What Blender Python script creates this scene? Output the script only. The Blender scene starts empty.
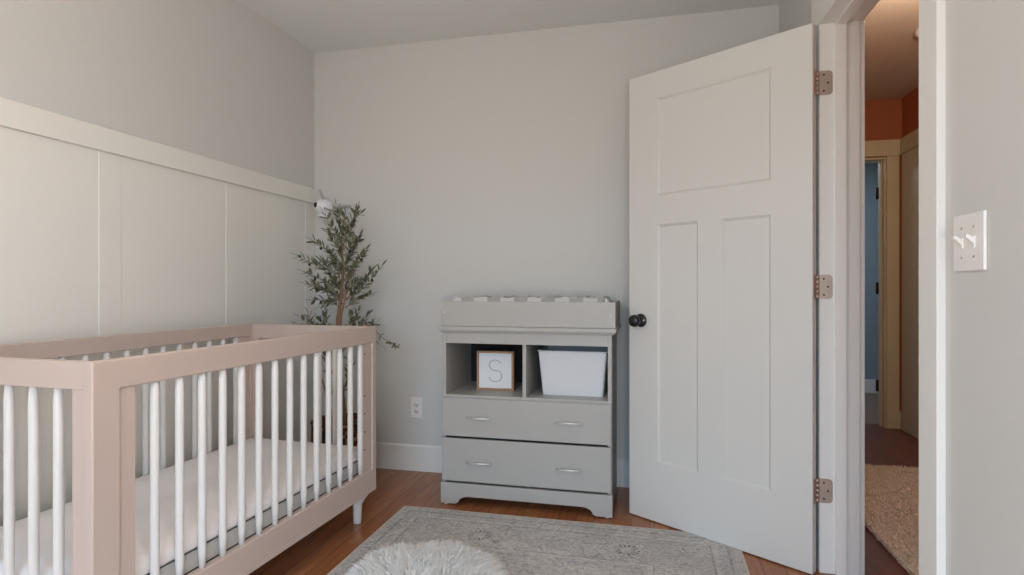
import bpy, bmesh, math, random
from mathutils import Matrix, Vector
random.seed(7)
SC = bpy.context.scene
COL = SC.collection
PI = math.pi

# ------------------------------------------------------------------ camera
CAM_YAW, CAM_H, FPX = .2328, 1.0654, 582.0
cd = bpy.data.cameras.new('camera'); cam = bpy.data.objects.new('camera', cd); COL.objects.link(cam)
cd.sensor_width = 36; cd.lens = FPX / 1024 * 36; cd.clip_start = .02
cam.location = (0, 0, CAM_H); cam.rotation_euler = (PI / 2, 0, CAM_YAW)
SC.camera = cam

# ------------------------------------------------------------------ world, exposure, lights
SC.view_settings.view_transform = 'Standard'; SC.view_settings.look = 'None'
SC.view_settings.exposure = 0.08; SC.view_settings.gamma = 1; SC.view_settings.use_curve_mapping = False
W = bpy.data.worlds.new('world'); SC.world = W; W.use_nodes = True
bg = W.node_tree.nodes['Background']; bg.inputs[1].default_value = 6.6
# daylight: bright cool sky above the horizon, dim brown-grey ground below it
_tc = W.node_tree.nodes.new('ShaderNodeTexCoord'); _sp = W.node_tree.nodes.new('ShaderNodeSeparateXYZ'); _mr = W.node_tree.nodes.new('ShaderNodeValToRGB')
W.node_tree.links.new(_tc.outputs['Generated'], _sp.inputs[0]); W.node_tree.links.new(_sp.outputs[2], _mr.inputs[0]); W.node_tree.links.new(_mr.outputs[0], bg.inputs[0])
_mr.color_ramp.elements[0].position = 0; _mr.color_ramp.elements[0].color = (.34, .34, .33, 1)
_mr.color_ramp.elements[1].position = .06; _mr.color_ramp.elements[1].color = (.50, .74, 1, 1)

def area(name, loc, rot, sx, sy, power, col, portal=False, shape='RECTANGLE'):
    l = bpy.data.lights.new(name, 'AREA'); l.shape = shape; l.size = sx
    if shape == 'RECTANGLE': l.size_y = sy
    l.energy = power; l.color = col
    if portal: l.cycles.is_portal = True
    o = bpy.data.objects.new(name, l); COL.objects.link(o); o.location = loc; o.rotation_euler = rot
    return o
# the window of the room is in the wall behind the camera
WX0, WX1, WZ0, WZ1, YR = -1.15, .54, .06, 2.05, -1.5
area('window_portal', ((WX0+WX1)/2, YR-.1, (WZ0+WZ1)/2), (PI/2, 0, 0), WX1-WX0, WZ1-WZ0, 1, (1, 1, 1), True)
def bulb(name, loc, power, col, r):
    l = bpy.data.lights.new(name, 'POINT'); l.energy = power; l.color = col; l.shadow_soft_size = r
    o = bpy.data.objects.new(name, l); COL.objects.link(o); o.location = loc
bulb('nursery_lamp_light', (-.80, .95, 1.72), 13, (1, .90, .80), .10)
bulb('fill_lamp_light', (.30, -1.0, .78), 34, (1, .93, .86), .12)  # added fill from behind the camera, lifts the low back wall
bulb('hall_lamp_light', (1.25, 2.75, 2.22), 24, (1, .82, .60), .07)
area('far_room_fill_light', (1.4, 5.9, 2.30), (0, 0, 0), .3, .3, 8, (.8, .9, 1), shape='DISK')  # unseen source added so the far room is lit

# ------------------------------------------------------------------ materials
def mat(name, col, rough=.55, metal=0, bump=0, bscale=200, var=0, vscale=3, coat=0):
    m = bpy.data.materials.new(name); m.use_nodes = True; nt = m.node_tree; b = nt.nodes['Principled BSDF']
    b.inputs['Base Color'].default_value = (*col, 1); b.inputs['Roughness'].default_value = rough
    b.inputs['Metallic'].default_value = metal; b.inputs['Coat Weight'].default_value = coat
    tc = nt.nodes.new('ShaderNodeTexCoord')
    if var:
        n = nt.nodes.new('ShaderNodeTexNoise'); n.inputs['Scale'].default_value = vscale; n.inputs['Detail'].default_value = 4
        r = nt.nodes.new('ShaderNodeMix'); r.data_type = 'RGBA'
        r.inputs[6].default_value = (*[c*(1-var) for c in col], 1); r.inputs[7].default_value = (*[min(1, c*(1+var)) for c in col], 1)
        nt.links.new(tc.outputs['Object'], n.inputs['Vector']); nt.links.new(n.outputs[0], r.inputs[0]); nt.links.new(r.outputs[2], b.inputs['Base Color'])
    n = nt.nodes.new('ShaderNodeTexNoise'); n.inputs['Scale'].default_value = bscale
    bp = nt.nodes.new('ShaderNodeBump'); bp.inputs['Strength'].default_value = bump if bump else .02; bp.inputs['Distance'].default_value = .002
    nt.links.new(tc.outputs['Object'], n.inputs['Vector']); nt.links.new(n.outputs[0], bp.inputs['Height']); nt.links.new(bp.outputs[0], b.inputs['Normal'])
    return m

M = {}
M['wall'] = mat('wall_paint', (.675, .668, .648), .6, bump=.15, bscale=150)
M['white'] = mat('trim_paint', (.83, .815, .785), .4)
M['wains'] = mat('wainscot_paint', (.85, .835, .79), .45)
M['door'] = mat('door_paint', (.69, .68, .655), .38)
M['ceil'] = mat('ceiling_paint', (.81, .82, .80), .8, bump=.2, bscale=90)
M['pink'] = mat('blush_paint', (.61, .485, .425), .4)
M['cribwhite'] = mat('crib_white', (.78, .75, .72), .35)
M['grey'] = mat('grey_laquer', (.455, .44, .415), .4)
M['black'] = mat('shadow_board', (.012, .012, .014), .8)  # shade deep in the cubbies, put into the panel colour
M['mattress'] = mat('mattress_ticking', (.90, .87, .88), .85, bump=.8, bscale=28)
M['mside'] = mat('mattress_side', (.60, .60, .59), .9, bump=.5, bscale=300)
M['dark'] = mat('dark_piping', (.06, .06, .065), .7)
M['chrome'] = mat('brushed_nickel', (.88, .87, .86), .35, .6)
M['hinge'] = mat('satin_nickel', (.58, .48, .41), .5, 1)
M['hole'] = mat('screw_hole', (.02, .018, .016), .6)
M['knob'] = mat('black_bronze', (.008, .008, .010), .22, .3, coat=.4)
M['plastic'] = mat('white_plastic', (.88, .86, .83), .35)
M['slot'] = mat('outlet_slot', (.08, .075, .07), .6)
M['fabricbin'] = mat('white_canvas', (.76, .77, .80), .9, bump=.5, bscale=500)
M['frame'] = mat('oak_frame', (.42, .235, .13), .5, var=.25, vscale=30)
M['card'] = mat('white_card', (.84, .86, .88), .7)
M['ink'] = mat('grey_ink', (.10, .11, .12), .6)
M['camwhite'] = mat('camera_white', (.83, .84, .88), .3)
M['camgrey'] = mat('camera_grey', (.42, .41, .40), .5)
M['bark'] = mat('olive_bark', (.27, .155, .095), .85, bump=.6, bscale=60, var=.4, vscale=25)
M['leaf'] = mat('olive_leaf', (.13, .145, .08), .5, var=.45, vscale=22)
M['leaf2'] = mat('olive_leaf_pale', (.25, .27, .20), .6, var=.2, vscale=22)
M['olive'] = mat('olive_fruit', (.02, .012, .018), .35)
M['soil'] = mat('moss', (.05, .035, .02), .95, bump=1, bscale=80)
M['fur'] = mat('white_fur', (.97, .955, .935), .8)
M['hallwall'] = mat('hall_wall_paint', (.40, .13, .055), .7)
M['hallceil'] = mat('hall_ceiling_paint', (.64, .58, .50), .85)
M['cream'] = mat('hall_trim_paint', (.62, .56, .39), .5)
M['blue'] = mat('far_room_paint', (.27, .34, .39), .7)
M['shag'] = mat('cream_shag', (.74, .66, .56), .95, bump=.3, bscale=90, var=.06, vscale=40)
M['pad'] = mat('changing_pad_vinyl', (.55, .55, .54), .2, coat=.3)
M['padwhite'] = mat('changing_pad_white', (.85, .84, .83), .3)
M['bronze'] = mat('dark_hinge', (.05, .035, .028), .4, .8)
M['glow'] = mat('lamp_glass', (.9, .88, .84), .4)

def nt_new(name, rough=.5):
    m = bpy.data.materials.new(name); m.use_nodes = True; nt = m.node_tree
    return m, nt, nt.nodes['Principled BSDF']
def math_n(nt, op, a, b=None, c=None):
    n = nt.nodes.new('ShaderNodeMath'); n.operation = op
    for i, v in enumerate((a, b, c)):
        if v is None: continue
        if isinstance(v, (int, float)): n.inputs[i].default_value = v
        else: nt.links.new(v, n.inputs[i])
    return n.outputs[0]
def mixc(nt, f, a, b):
    n = nt.nodes.new('ShaderNodeMix'); n.data_type = 'RGBA'
    if isinstance(f, (int, float)): n.inputs[0].default_value = f
    else: nt.links.new(f, n.inputs[0])
    for i, v in ((6, a), (7, b)):
        if isinstance(v, tuple): n.inputs[i].default_value = (*v, 1)
        else: nt.links.new(v, n.inputs[i])
    return n.outputs[2]
def ramp(nt, v, p0, p1):
    n = nt.nodes.new('ShaderNodeMapRange'); nt.links.new(v, n.inputs[0])
    n.inputs[1].default_value = p0; n.inputs[2].default_value = p1
    return n.outputs[0]

def floor_material(name, c0, c1, rough):
    m, nt, b = nt_new(name)
    tc = nt.nodes.new('ShaderNodeTexCoord'); mp = nt.nodes.new('ShaderNodeMapping'); mp.inputs['Rotation'].default_value = (0, 0, PI/2)
    nt.links.new(tc.outputs['Object'], mp.inputs[0])
    br = nt.nodes.new('ShaderNodeTexBrick'); nt.links.new(mp.outputs[0], br.inputs[0])
    br.inputs['Scale'].default_value = 1; br.inputs['Brick Width'].default_value = 1.15; br.inputs['Row Height'].default_value = .083
    br.inputs['Mortar Size'].default_value = .0012; br.offset = .37
    br.inputs['Color1'].default_value = (*c0, 1); br.inputs['Color2'].default_value = (*c1, 1); br.inputs['Mortar'].default_value = (.01, .004, .002, 1)
    m2 = nt.nodes.new('ShaderNodeMapping'); m2.inputs['Scale'].default_value = (30, 2.2, 1); nt.links.new(tc.outputs['Object'], m2.inputs[0])
    n = nt.nodes.new('ShaderNodeTexNoise'); n.inputs['Scale'].default_value = 2; n.inputs['Detail'].default_value = 6; nt.links.new(m2.outputs[0], n.inputs[0])
    g = ramp(nt, n.outputs[0], .35, .68)
    dark = nt.nodes.new('ShaderNodeMix'); dark.data_type = 'RGBA'; dark.blend_type = 'MULTIPLY'
    nt.links.new(g, dark.inputs[0]); nt.links.new(br.outputs[0], dark.inputs[6]); dark.inputs[7].default_value = (.70, .62, .58, 1)
    nt.links.new(dark.outputs[2], b.inputs['Base Color'])
    b.inputs['Roughness'].default_value = rough
    bp = nt.nodes.new('ShaderNodeBump'); bp.inputs['Strength'].default_value = .25; bp.inputs['Distance'].default_value = .001
    nt.links.new(n.outputs[0], bp.inputs['Height']); nt.links.new(bp.outputs[0], b.inputs['Normal'])
    return m
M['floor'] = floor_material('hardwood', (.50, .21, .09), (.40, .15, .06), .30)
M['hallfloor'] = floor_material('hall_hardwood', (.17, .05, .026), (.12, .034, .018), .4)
M['farfloor'] = mat('far_room_floor', (.20, .14, .11), .6)

RX0, RX1, RY0, RY1 = -1.16, .36, .20, 2.63
def rug_material():
    m, nt, b = nt_new('faded_rug')
    tc = nt.nodes.new('ShaderNodeTexCoord'); sp = nt.nodes.new('ShaderNodeSeparateXYZ'); nt.links.new(tc.outputs['Object'], sp.inputs[0])
    x, y = sp.outputs[0], sp.outputs[1]      # object origin = rug centre
    def noise(sc, det, scale3=(1, 1, 1), r=.6):
        mp = nt.nodes.new('ShaderNodeMapping'); mp.inputs['Scale'].default_value = scale3; nt.links.new(tc.outputs['Object'], mp.inputs[0])
        n = nt.nodes.new('ShaderNodeTexNoise'); n.inputs['Scale'].default_value = sc; n.inputs['Detail'].default_value = det; n.inputs['Roughness'].default_value = r
        nt.links.new(mp.outputs[0], n.inputs[0]); return n.outputs[0]
    cream = (.68, .64, .60); grey = (.30, .295, .315); dark = (.13, .145, .175)
    base = mixc(nt, ramp(nt, noise(5, 5), .38, .66), cream, (.54, .51, .49))
    v = nt.nodes.new('ShaderNodeTexVoronoi'); v.feature = 'DISTANCE_TO_EDGE'; v.inputs['Scale'].default_value = 24; nt.links.new(tc.outputs['Object'], v.inputs[0])
    vein = math_n(nt, 'LESS_THAN', v.outputs[0], .05)
    speck = ramp(nt, noise(75, 4, (1, 1.5, 1), .8), .50, .58)
    vein = math_n(nt, 'MULTIPLY', vein, ramp(nt, noise(14, 3), .42, .6))
    k = math_n(nt, 'MAXIMUM', math_n(nt, 'MULTIPLY', speck, .85), math_n(nt, 'MULTIPLY', vein, .4))
    c = mixc(nt, k, base, grey)
    # border lines at fixed distances from the edge
    ax = math_n(nt, 'SUBTRACT', (RX1-RX0)/2, math_n(nt, 'ABSOLUTE', x)); ay = math_n(nt, 'SUBTRACT', (RY1-RY0)/2, math_n(nt, 'ABSOLUTE', y))
    d = math_n(nt, 'MINIMUM', ax, ay)
    for pos, wd, col, s in ((.055, .006, dark, .5), (.105, .010, (.66, .62, .58), .8), (.122, .004, dark, .5), (.345, .004, dark, .45), (.36, .010, (.66, .62, .58), .7), (.39, .004, dark, .4)):
        line = math_n(nt, 'LESS_THAN', math_n(nt, 'ABSOLUTE', math_n(nt, 'SUBTRACT', d, pos)), wd)
        line = math_n(nt, 'MULTIPLY', line, math_n(nt, 'MULTIPLY', ramp(nt, noise(30, 3), .35, .6), s))
        c = mixc(nt, line, c, col)
    # flowers in the border band, cell .617
    fx = math_n(nt, 'SUBTRACT', math_n(nt, 'FRACT', math_n(nt, 'DIVIDE', math_n(nt, 'ADD', x, 6.17), .617)), .5)
    fy = math_n(nt, 'SUBTRACT', math_n(nt, 'FRACT', math_n(nt, 'DIVIDE', math_n(nt, 'ADD', y, 6.17 - .972 + .3085 ), .617)), .5)
    rr = math_n(nt, 'MULTIPLY', math_n(nt, 'SQRT', math_n(nt, 'ADD', math_n(nt, 'MULTIPLY', fx, fx), math_n(nt, 'MULTIPLY', fy, fy))), .617)
    th = math_n(nt, 'ARCTAN2', fy, fx)
    pet = math_n(nt, 'GREATER_THAN', math_n(nt, 'COSINE', math_n(nt, 'MULTIPLY', th, 14)), .15)
    ring = math_n(nt, 'MULTIPLY', math_n(nt, 'GREATER_THAN', rr, .026), math_n(nt, 'LESS_THAN', rr, .052))
    fl = math_n(nt, 'MULTIPLY', math_n(nt, 'MULTIPLY', pet, ring), math_n(nt, 'MULTIPLY', ramp(nt, noise(40, 2), .3, .5), .85))
    fl = math_n(nt, 'MULTIPLY', fl, math_n(nt, 'LESS_THAN', d, .34))
    c = mixc(nt, fl, c, dark)
    for vx, amp in ((0, 1),):
        w = nt.nodes.new('ShaderNodeTexVoronoi'); w.inputs['Scale'].default_value = 9; nt.links.new(tc.outputs['Object'], w.inputs[0])
        rg = math_n(nt, 'LESS_THAN', math_n(nt, 'ABSOLUTE', math_n(nt, 'SUBTRACT', w.outputs[0], .30)), .03)
        rg = math_n(nt, 'MULTIPLY', rg, math_n(nt, 'MULTIPLY', ramp(nt, noise(35, 3), .42, .6), .6))
        c = mixc(nt, rg, c, (.22, .23, .255))
    edge = math_n(nt, 'LESS_THAN', d, .010)
    c = mixc(nt, edge, c, (.62, .555, .47))
    nt.links.new(c, b.inputs['Base Color']); b.inputs['Roughness'].default_value = .95
    bp = nt.nodes.new('ShaderNodeBump'); bp.inputs['Strength'].default_value = .5; bp.inputs['Distance'].default_value = .002
    nt.links.new(noise(350, 2), bp.inputs['Height']); nt.links.new(bp.outputs[0], b.inputs['Normal'])
    return m
M['rug'] = rug_material()

def basket_material():
    m, nt, b = nt_new('woven_basket')
    tc = nt.nodes.new('ShaderNodeTexCoord'); sp = nt.nodes.new('ShaderNodeSeparateXYZ'); nt.links.new(tc.outputs['Object'], sp.inputs[0])
    th = math_n(nt, 'MULTIPLY', math_n(nt, 'ARCTAN2', sp.outputs[1], sp.outputs[0]), 26/ (2*PI) * 2)
    zz = math_n(nt, 'MULTIPLY', sp.outputs[2], 55)
    cb = nt.nodes.new('ShaderNodeCombineXYZ'); nt.links.new(th, cb.inputs[0]); nt.links.new(zz, cb.inputs[1])
    ck = nt.nodes.new('ShaderNodeTexWhiteNoise'); ck.noise_dimensions = '2D'
    fl = nt.nodes.new('ShaderNodeVectorMath'); fl.operation = 'FLOOR'; nt.links.new(cb.outputs[0], fl.inputs[0]); nt.links.new(fl.outputs[0], ck.inputs[0])
    c = mixc(nt, math_n(nt, 'GREATER_THAN', ck.outputs[0], .55), (.10, .025, .018), (.32, .17, .085))
    c = mixc(nt, math_n(nt, 'GREATER_THAN', ck.outputs[0], .82), c, (.02, .012, .01))
    nt.links.new(c, b.inputs['Base Color']); b.inputs['Roughness'].default_value = .8
    return m
M['basket'] = basket_material()

# ------------------------------------------------------------------ helpers
def box(bm, x0, x1, y0, y1, z0, z1, mtx=None):
    vs = [bm.verts.new((x, y, z)) for x in (x0, x1) for y in (y0, y1) for z in (z0, z1)]
    for f in ((0,1,3,2), (4,6,7,5), (0,4,5,1), (2,3,7,6), (0,2,6,4), (1,5,7,3)):
        bm.faces.new([vs[i] for i in f])
    if mtx:
        for v in vs: v.co = mtx @ v.co
    return bm
def bx(*a, mtx=None): return box(bmesh.new(), *a, mtx=mtx)
def tube(bm, pts, rad, n=10, cap=True):
    pts = [Vector(p) for p in pts]; rings = []
    r = rad if isinstance(rad, (list, tuple)) else [rad]*len(pts)
    prev = None
    for i, p in enumerate(pts):
        d = (pts[min(i+1, len(pts)-1)] - pts[max(i-1, 0)]).normalized()
        if prev is None:
            u = d.orthogonal().normalized()
        else:
            u = (prev - d*prev.dot(d)); u = u.normalized() if u.length > 1e-6 else d.orthogonal().normalized()
        prev = u; w = d.cross(u)
        rings.append([bm.verts.new(p + (u*math.cos(2*PI*k/n) + w*math.sin(2*PI*k/n))*r[i]) for k in range(n)])
    for a, b_ in zip(rings, rings[1:]):
        for k in range(n): 
            f = bm.faces.new((a[k], a[(k+1) % n], b_[(k+1) % n], b_[k])); f.smooth = True
    if cap: bm.faces.new(rings[0][::-1]); bm.faces.new(rings[-1])
    return bm
def lathe(bm, prof, n=32, c=(0, 0, 0), mtx=None, sx=1, sy=1, caps=True):
    rings = []
    for r, z in prof:
        ring = []
        for k in range(n):
            v = Vector((c[0]+r*sx*math.cos(2*PI*k/n), c[1]+r*sy*math.sin(2*PI*k/n), c[2]+z))
            ring.append(bm.verts.new(mtx @ v if mtx else v))
        rings.append(ring)
    for a, b_ in zip(rings, rings[1:]):
        for k in range(n):
            f = bm.faces.new((a[k], a[(k+1) % n], b_[(k+1) % n], b_[k])); f.smooth = True
    if caps: bm.faces.new(rings[0][::-1]); bm.faces.new(rings[-1])
    return bm
def prism(bm, poly, axis, a0, a1):
    """extrude a 2-D polygon along an axis"""
    def P(p, a): return {'x': (a, p[0], p[1]), 'y': (p[0], a, p[1]), 'z': (p[0], p[1], a)}[axis]
    A = [bm.verts.new(P(p, a0)) for p in poly]; B = [bm.verts.new(P(p, a1)) for p in poly]
    bm.faces.new(A); bm.faces.new(B[::-1])
    for i in range(len(poly)): bm.faces.new((A[i], B[i], B[(i+1) % len(poly)], A[(i+1) % len(poly)]))
    return bm
def obj(name, bm, m, parent=None, bevel=0, world=False, seg=2, kind=None, smooth=False):
    """link one mesh object; world=True: the mesh is in world coordinates and is moved into the parent's frame"""
    if world and parent is not None:
        bmesh.ops.transform(bm, matrix=parent['_m'].inverted() if False else MW[parent.name].inverted(), verts=bm.verts)
    bmesh.ops.recalc_face_normals(bm, faces=bm.faces)
    me = bpy.data.meshes.new(name); 
    if smooth:
        for f in bm.faces: f.smooth = True
    bm.to_mesh(me); bm.free()
    for mm in (m if isinstance(m, list) else [m]): me.materials.append(mm)
    o = bpy.data.objects.new(name, me); COL.objects.link(o)
    if parent is not None: o.parent = parent
    if bevel:
        b = o.modifiers.new('bevel', 'BEVEL'); b.width = bevel; b.segments = seg; b.limit_method = 'ANGLE'; b.angle_limit = .6
        b.use_clamp_overlap = True
    if kind: o['kind'] = kind
    return o
MW = {}
def thing(name, label, cat, loc=(0, 0, 0), rotz=0, group=None, kind=None):
    o = bpy.data.objects.new(name, None); COL.objects.link(o); o.location = loc; o.rotation_euler = (0, 0, rotz); o.empty_display_size = .1
    MW[o.name] = Matrix.Translation(loc) @ Matrix.Rotation(rotz, 4, 'Z')
    o['label'] = label; o['category'] = cat
    if group: o['group'] = group
    if kind: o['kind'] = kind
    return o
def center(o):
    """move a top-level mesh's origin to the middle of its base"""
    vs = o.data.vertices; xs = [v.co.x for v in vs]; ys = [v.co.y for v in vs]; zs = [v.co.z for v in vs]
    c = Vector(((min(xs)+max(xs))/2, (min(ys)+max(ys))/2, min(zs))); o.data.transform(Matrix.Translation(-c)); o.location = c
    return o
def struct(name, bm, m, bevel=0, label=None, parent=None, smooth=False):
    o = obj(name, bm, m, parent, bevel, smooth=smooth); o['kind'] = 'structure'
    if label: o['label'] = label
    return o

# ------------------------------------------------------------------ room shell
XL, YB, ZC, XW = -1.99, 3.1725, 2.4936, .634
HXL, HXR, HYE = .752, 1.85, 4.95           # hall
YN, YF, ZD = 1.5605, 2.3802, 2.048         # doorway clear opening
T = .118
struct('floor', bx(XL-.1, HXL, YR-.1, YB+.1, -.05, 0), M['floor'], label='reddish brown hardwood floor of the nursery')
bm = bx(HXL, HXR+.1, YR-.1, HYE+.12, -.05, 0)
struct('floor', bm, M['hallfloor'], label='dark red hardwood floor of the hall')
struct('floor', bx(.4, 3.2, HYE+.12, 6.7, -.05, 0), M['farfloor'], label='dull floor of the far blue room')
struct('ceiling', bx(XL-.1, HXL-.03, YR-.1, YB+.1, ZC, ZC+.08), M['ceil'], label='pale grey nursery ceiling')
struct('ceiling', bx(HXL-.03, HXR+.1, YR-.1, HYE+.1, ZC, ZC+.08), M['hallceil'], label='warm lit hall ceiling')
struct('ceiling', bx(.4, 3.2, HYE+.1, 6.7, ZC, ZC+.08), M['ceil'], label='ceiling of the far room')
struct('wall_left', bx(XL-.1, XL, YR-.1, YB+.1, 0, ZC), M['wall'])
struct('wall_back', bx(XL, HXL, YB, YB+.1, 0, ZC), M['wall'])
bm = bmesh.new()
box(bm, XL, WX0, YR-.1, YR, 0, ZC); box(bm, WX1, XW, YR-.1, YR, 0, ZC); box(bm, WX0, WX1, YR-.1, YR, 0, WZ0); box(bm, WX0, WX1, YR-.1, YR, WZ1, ZC)
struct('wall_front', bm, M['wall'])
bm = bmesh.new()
for (u0, u1) in ((XW, XW+.03),):
    box(bm, u0, u1, YR-.1, YN-.018, 0, ZC); box(bm, u0, u1, YF+.018, YB, 0, ZC); box(bm, u0, u1, YN-.018, YF+.018, ZD+.018, ZC)
box(bm, XW+.03, HXL-.02, YR-.1, YN-.018, 0, ZC); box(bm, XW+.03, HXL-.02, YF+.018, YB, 0, ZC); box(bm, XW+.03, HXL-.02, YN-.018, YF+.018, ZD+.018, ZC)
struct('wall_right', bm, M['wall'])
# hall shell
bm = bmesh.new(); box(bm, HXL-.02, HXL, YR-.1, YN-.018, 0, ZC); box(bm, HXL-.02, HXL, YF+.018, HYE, 0, ZC); box(bm, HXL-.02, HXL, YN-.018, YF+.018, ZD+.018, ZC)
struct('wall_hall_left', bm, M['hallwall'])
struct('wall_hall_right', bx(HXR, HXR+.1, YR-.1, HYE+.12, 0, ZC), M['hallwall'])
struct('wall_hall_front', bx(HXL, HXR, YR-.1, YR, 0, ZC), M['hallwall'])
FDX0, FDX1, FDZ = .95, 1.735, 2.055
bm = bmesh.new(); box(bm, HXL-.02, FDX0, HYE, HYE+.12, 0, ZC); box(bm, FDX1, HXR, HYE, HYE+.12, 0, ZC); box(bm, FDX0, FDX1, HYE, HYE+.12, FDZ, ZC)
struct('wall_hall_back', bm, M['hallwall'])
struct('wall_far_back', bx(.4, 3.2, 6.55, 6.65, 0, ZC), M['blue'])
struct('wall_far_left', bx(.35, .4, HYE+.12, 6.65, 0, ZC), M['blue'])
struct('wall_far_right', bx(3.15, 3.2, HYE+.12, 6.55, 0, ZC), M['blue'])
struct('wall_far_front', bx(HXR+.1, 3.2, HYE+.07, HYE+.12, 0, ZC), M['blue'])
struct('baseboard_far', bx(.4, 3.15, 6.535, 6.55, 0, .14), M['white'], .003)
# baseboards of the nursery
BH = .15
def base_prof(bm, x0, x1, y): prism(bm, [(y, 0), (y-.014, 0), (y-.014, BH-.008), (y-.008, BH), (y, BH)], 'x', x0, x1); return bm
struct('baseboard_back', base_prof(bmesh.new(), XL, XW, YB), M['white'])
struct('baseboard_left', bx(XL, XL+.016, YR, YB-.014, 0, BH), M['white'], .002)
bm = bmesh.new(); box(bm, XW-.014, XW, YR, YN-.095, 0, BH); box(bm, XW-.014, XW, YF+.098, YB-.014, 0, BH)
struct('baseboard_right', bm, M['white'], .002)
# board and batten wainscot
ZW, BT = 1.66, .020
struct('wall_panel_left', bx(XL, XL+.004, YR, YB-.001, BH, ZW-.08), M['wains'], label='white wainscot panelling on the left wall')
n = 1
def trim(bm, label, m=None, bevel=.0015, parent=None):
    global n
    o = struct('trim_%d' % n, bm, m or M['white'], bevel, label); n += 1; return o
trim(bx(XL, XL+BT+.002, YR, YB-.001, ZW-.088, ZW), 'white top rail of the wainscot on the left wall', M['wains'])
for yb in (3.07, 2.407, 1.743, 1.079, .415, -.25, -.914):
    wd = min(.094, YB-.001-yb)
    trim(bx(XL, XL+.006, yb, yb+wd, BH, ZW-.088), 'white vertical batten of the wainscot', M['wains'])
# door casing, jamb and stop (nursery side)
CW, CX = .089, .6156
trim(bx(CX, XW, YN-.005-CW, YN-.005, 0, ZD+.005), 'white door casing beside the light switch')
trim(bx(CX, XW, YF+.005, YF+.005+CW, 0, ZD+.005), 'white door casing behind the hinges')
trim(bx(CX-.002, XW, YN-.005-CW-.01, YF+.005+CW+.01, ZD+.005, ZD+.005+.15), 'white head casing above the doorway')
trim(bx(CX+.002, HXL+.001, YF, YF+.018, 0, ZD+.018), 'white hinge side door jamb')
trim(bx(CX+.002, HXL+.001, YN-.018, YN, 0, ZD+.018), 'white latch side door jamb')
trim(bx(CX+.002, HXL+.001, YN, YF, ZD, ZD+.018), 'white head jamb of the doorway')
bm = bmesh.new(); box(bm, .668, .705, YF-.012, YF, 0, ZD); box(bm, .668, .705, YN, YN+.012, 0, ZD); box(bm, .668, .705, YN+.012, YF-.012, ZD-.012, ZD)
trim(bm, 'white door stop strip inside the jamb')
# hall side casings
bm = bmesh.new(); box(bm, HXL, HXL+.018, YN-.1, YN-.005, 0, ZD+.1); box(bm, HXL, HXL+.018, YF+.005, YF+.1, 0, ZD+.1); box(bm, HXL, HXL+.018, YN-.005, YF+.005, ZD+.005, ZD+.1)
trim(bm, 'white casing on the hall side of the doorway')
def far_casing():
    bm = bmesh.new(); y1 = HYE; y0 = HYE-.02
    box(bm, FDX1+.006, FDX1+.09, y0, y1, 0, FDZ+.005); box(bm, FDX0-.09, FDX0-.006, y0, y1, 0, FDZ+.005)
    return bm
trim(far_casing(), 'cream side casings of the door at the hall end', M['cream'], .003)
trim(bx(FDX0-.1, FDX1+.096, HYE-.024, HYE, FDZ+.018, FDZ+.125), 'cream head casing of the door at the hall end', M['cream'])
trim(bx(FDX0-.11, FDX1+.104, HYE-.032, HYE, FDZ+.003, FDZ+.018), 'cream fillet below the head casing at the hall end', M['cream'])
bm = bmesh.new(); box(bm, FDX1-.004, FDX1+.008, HYE-.002, HYE+.13, 0, FDZ); box(bm, FDX0-.008, FDX0+.004, HYE-.002, HYE+.13, 0, FDZ); box(bm, FDX0, FDX1, HYE-.002, HYE+.13, FDZ-.016, FDZ)
box(bm, FDX1-.016, FDX1-.004, HYE+.04, HYE+.075, 0, FDZ-.016)
trim(bm, 'cream jamb of the door at the hall end', M['cream'])
trim(bx(HXR-.02, HXR, 4.0, 4.905, 0, FDZ+.005), 'cream casing on the right wall of the hall', M['cream'], .003)
trim(bx(HXR-.024, HXR, 3.99, 4.915, FDZ+.018, FDZ+.125), 'cream head casing on the right wall of the hall', M['cream'])
trim(bx(HXR-.032, HXR, 3.98, 4.925, FDZ+.003, FDZ+.018), 'cream fillet on the right wall of the hall', M['cream'])
bm = bmesh.new(); box(bm, FDX1+.09, HXR, HYE-.016, HYE, 0, .135); box(bm, HXR-.016, HXR, 4.905, HYE-.016, 0, .135); box(bm, HXR-.016, HXR, YR, 4.0, 0, .135)
struct('baseboard_hall', bm, M['cream'], .002)

# window of the rear wall (behind the camera)
bm = bmesh.new()
for a in ((WX0, WX0+.05, WZ0, WZ1), (WX1-.05, WX1, WZ0, WZ1), (WX0+.05, WX1-.05, WZ0, WZ0+.05), (WX0+.05, WX1-.05, WZ1-.05, WZ1), ((WX0+WX1)/2-.02, (WX0+WX1)/2+.02, WZ0+.05, WZ1-.05)):
    box(bm, a[0], a[1], YR-.07, YR-.03, a[2], a[3])
struct('window_1', bm, M['white'])

# far room door leaf, swung fully into the blue room
d2 = thing('door_2', 'open white door of the blue room at the hall end', 'door', (FDX1+.004, HYE+.135, 0), 0, kind='structure')
obj('door_leaf', bx(.004, .039, .006, .786, .01, 2.03, mtx=Matrix.Rotation(-.48, 4, 'Z')), M['cream'], d2, .002)
for z in (.30, 1.06, 1.80):
    bm = tube(bmesh.new(), [(FDX1-.009, HYE+.137, z-.045), (FDX1-.009, HYE+.137, z+.045)], .007, 10)
    box(bm, FDX1-.0065, FDX1-.0035, HYE+.085, HYE+.132, z-.045, z+.045)
    obj('hinge', bm, M['bronze'], d2, world=True)

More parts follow.
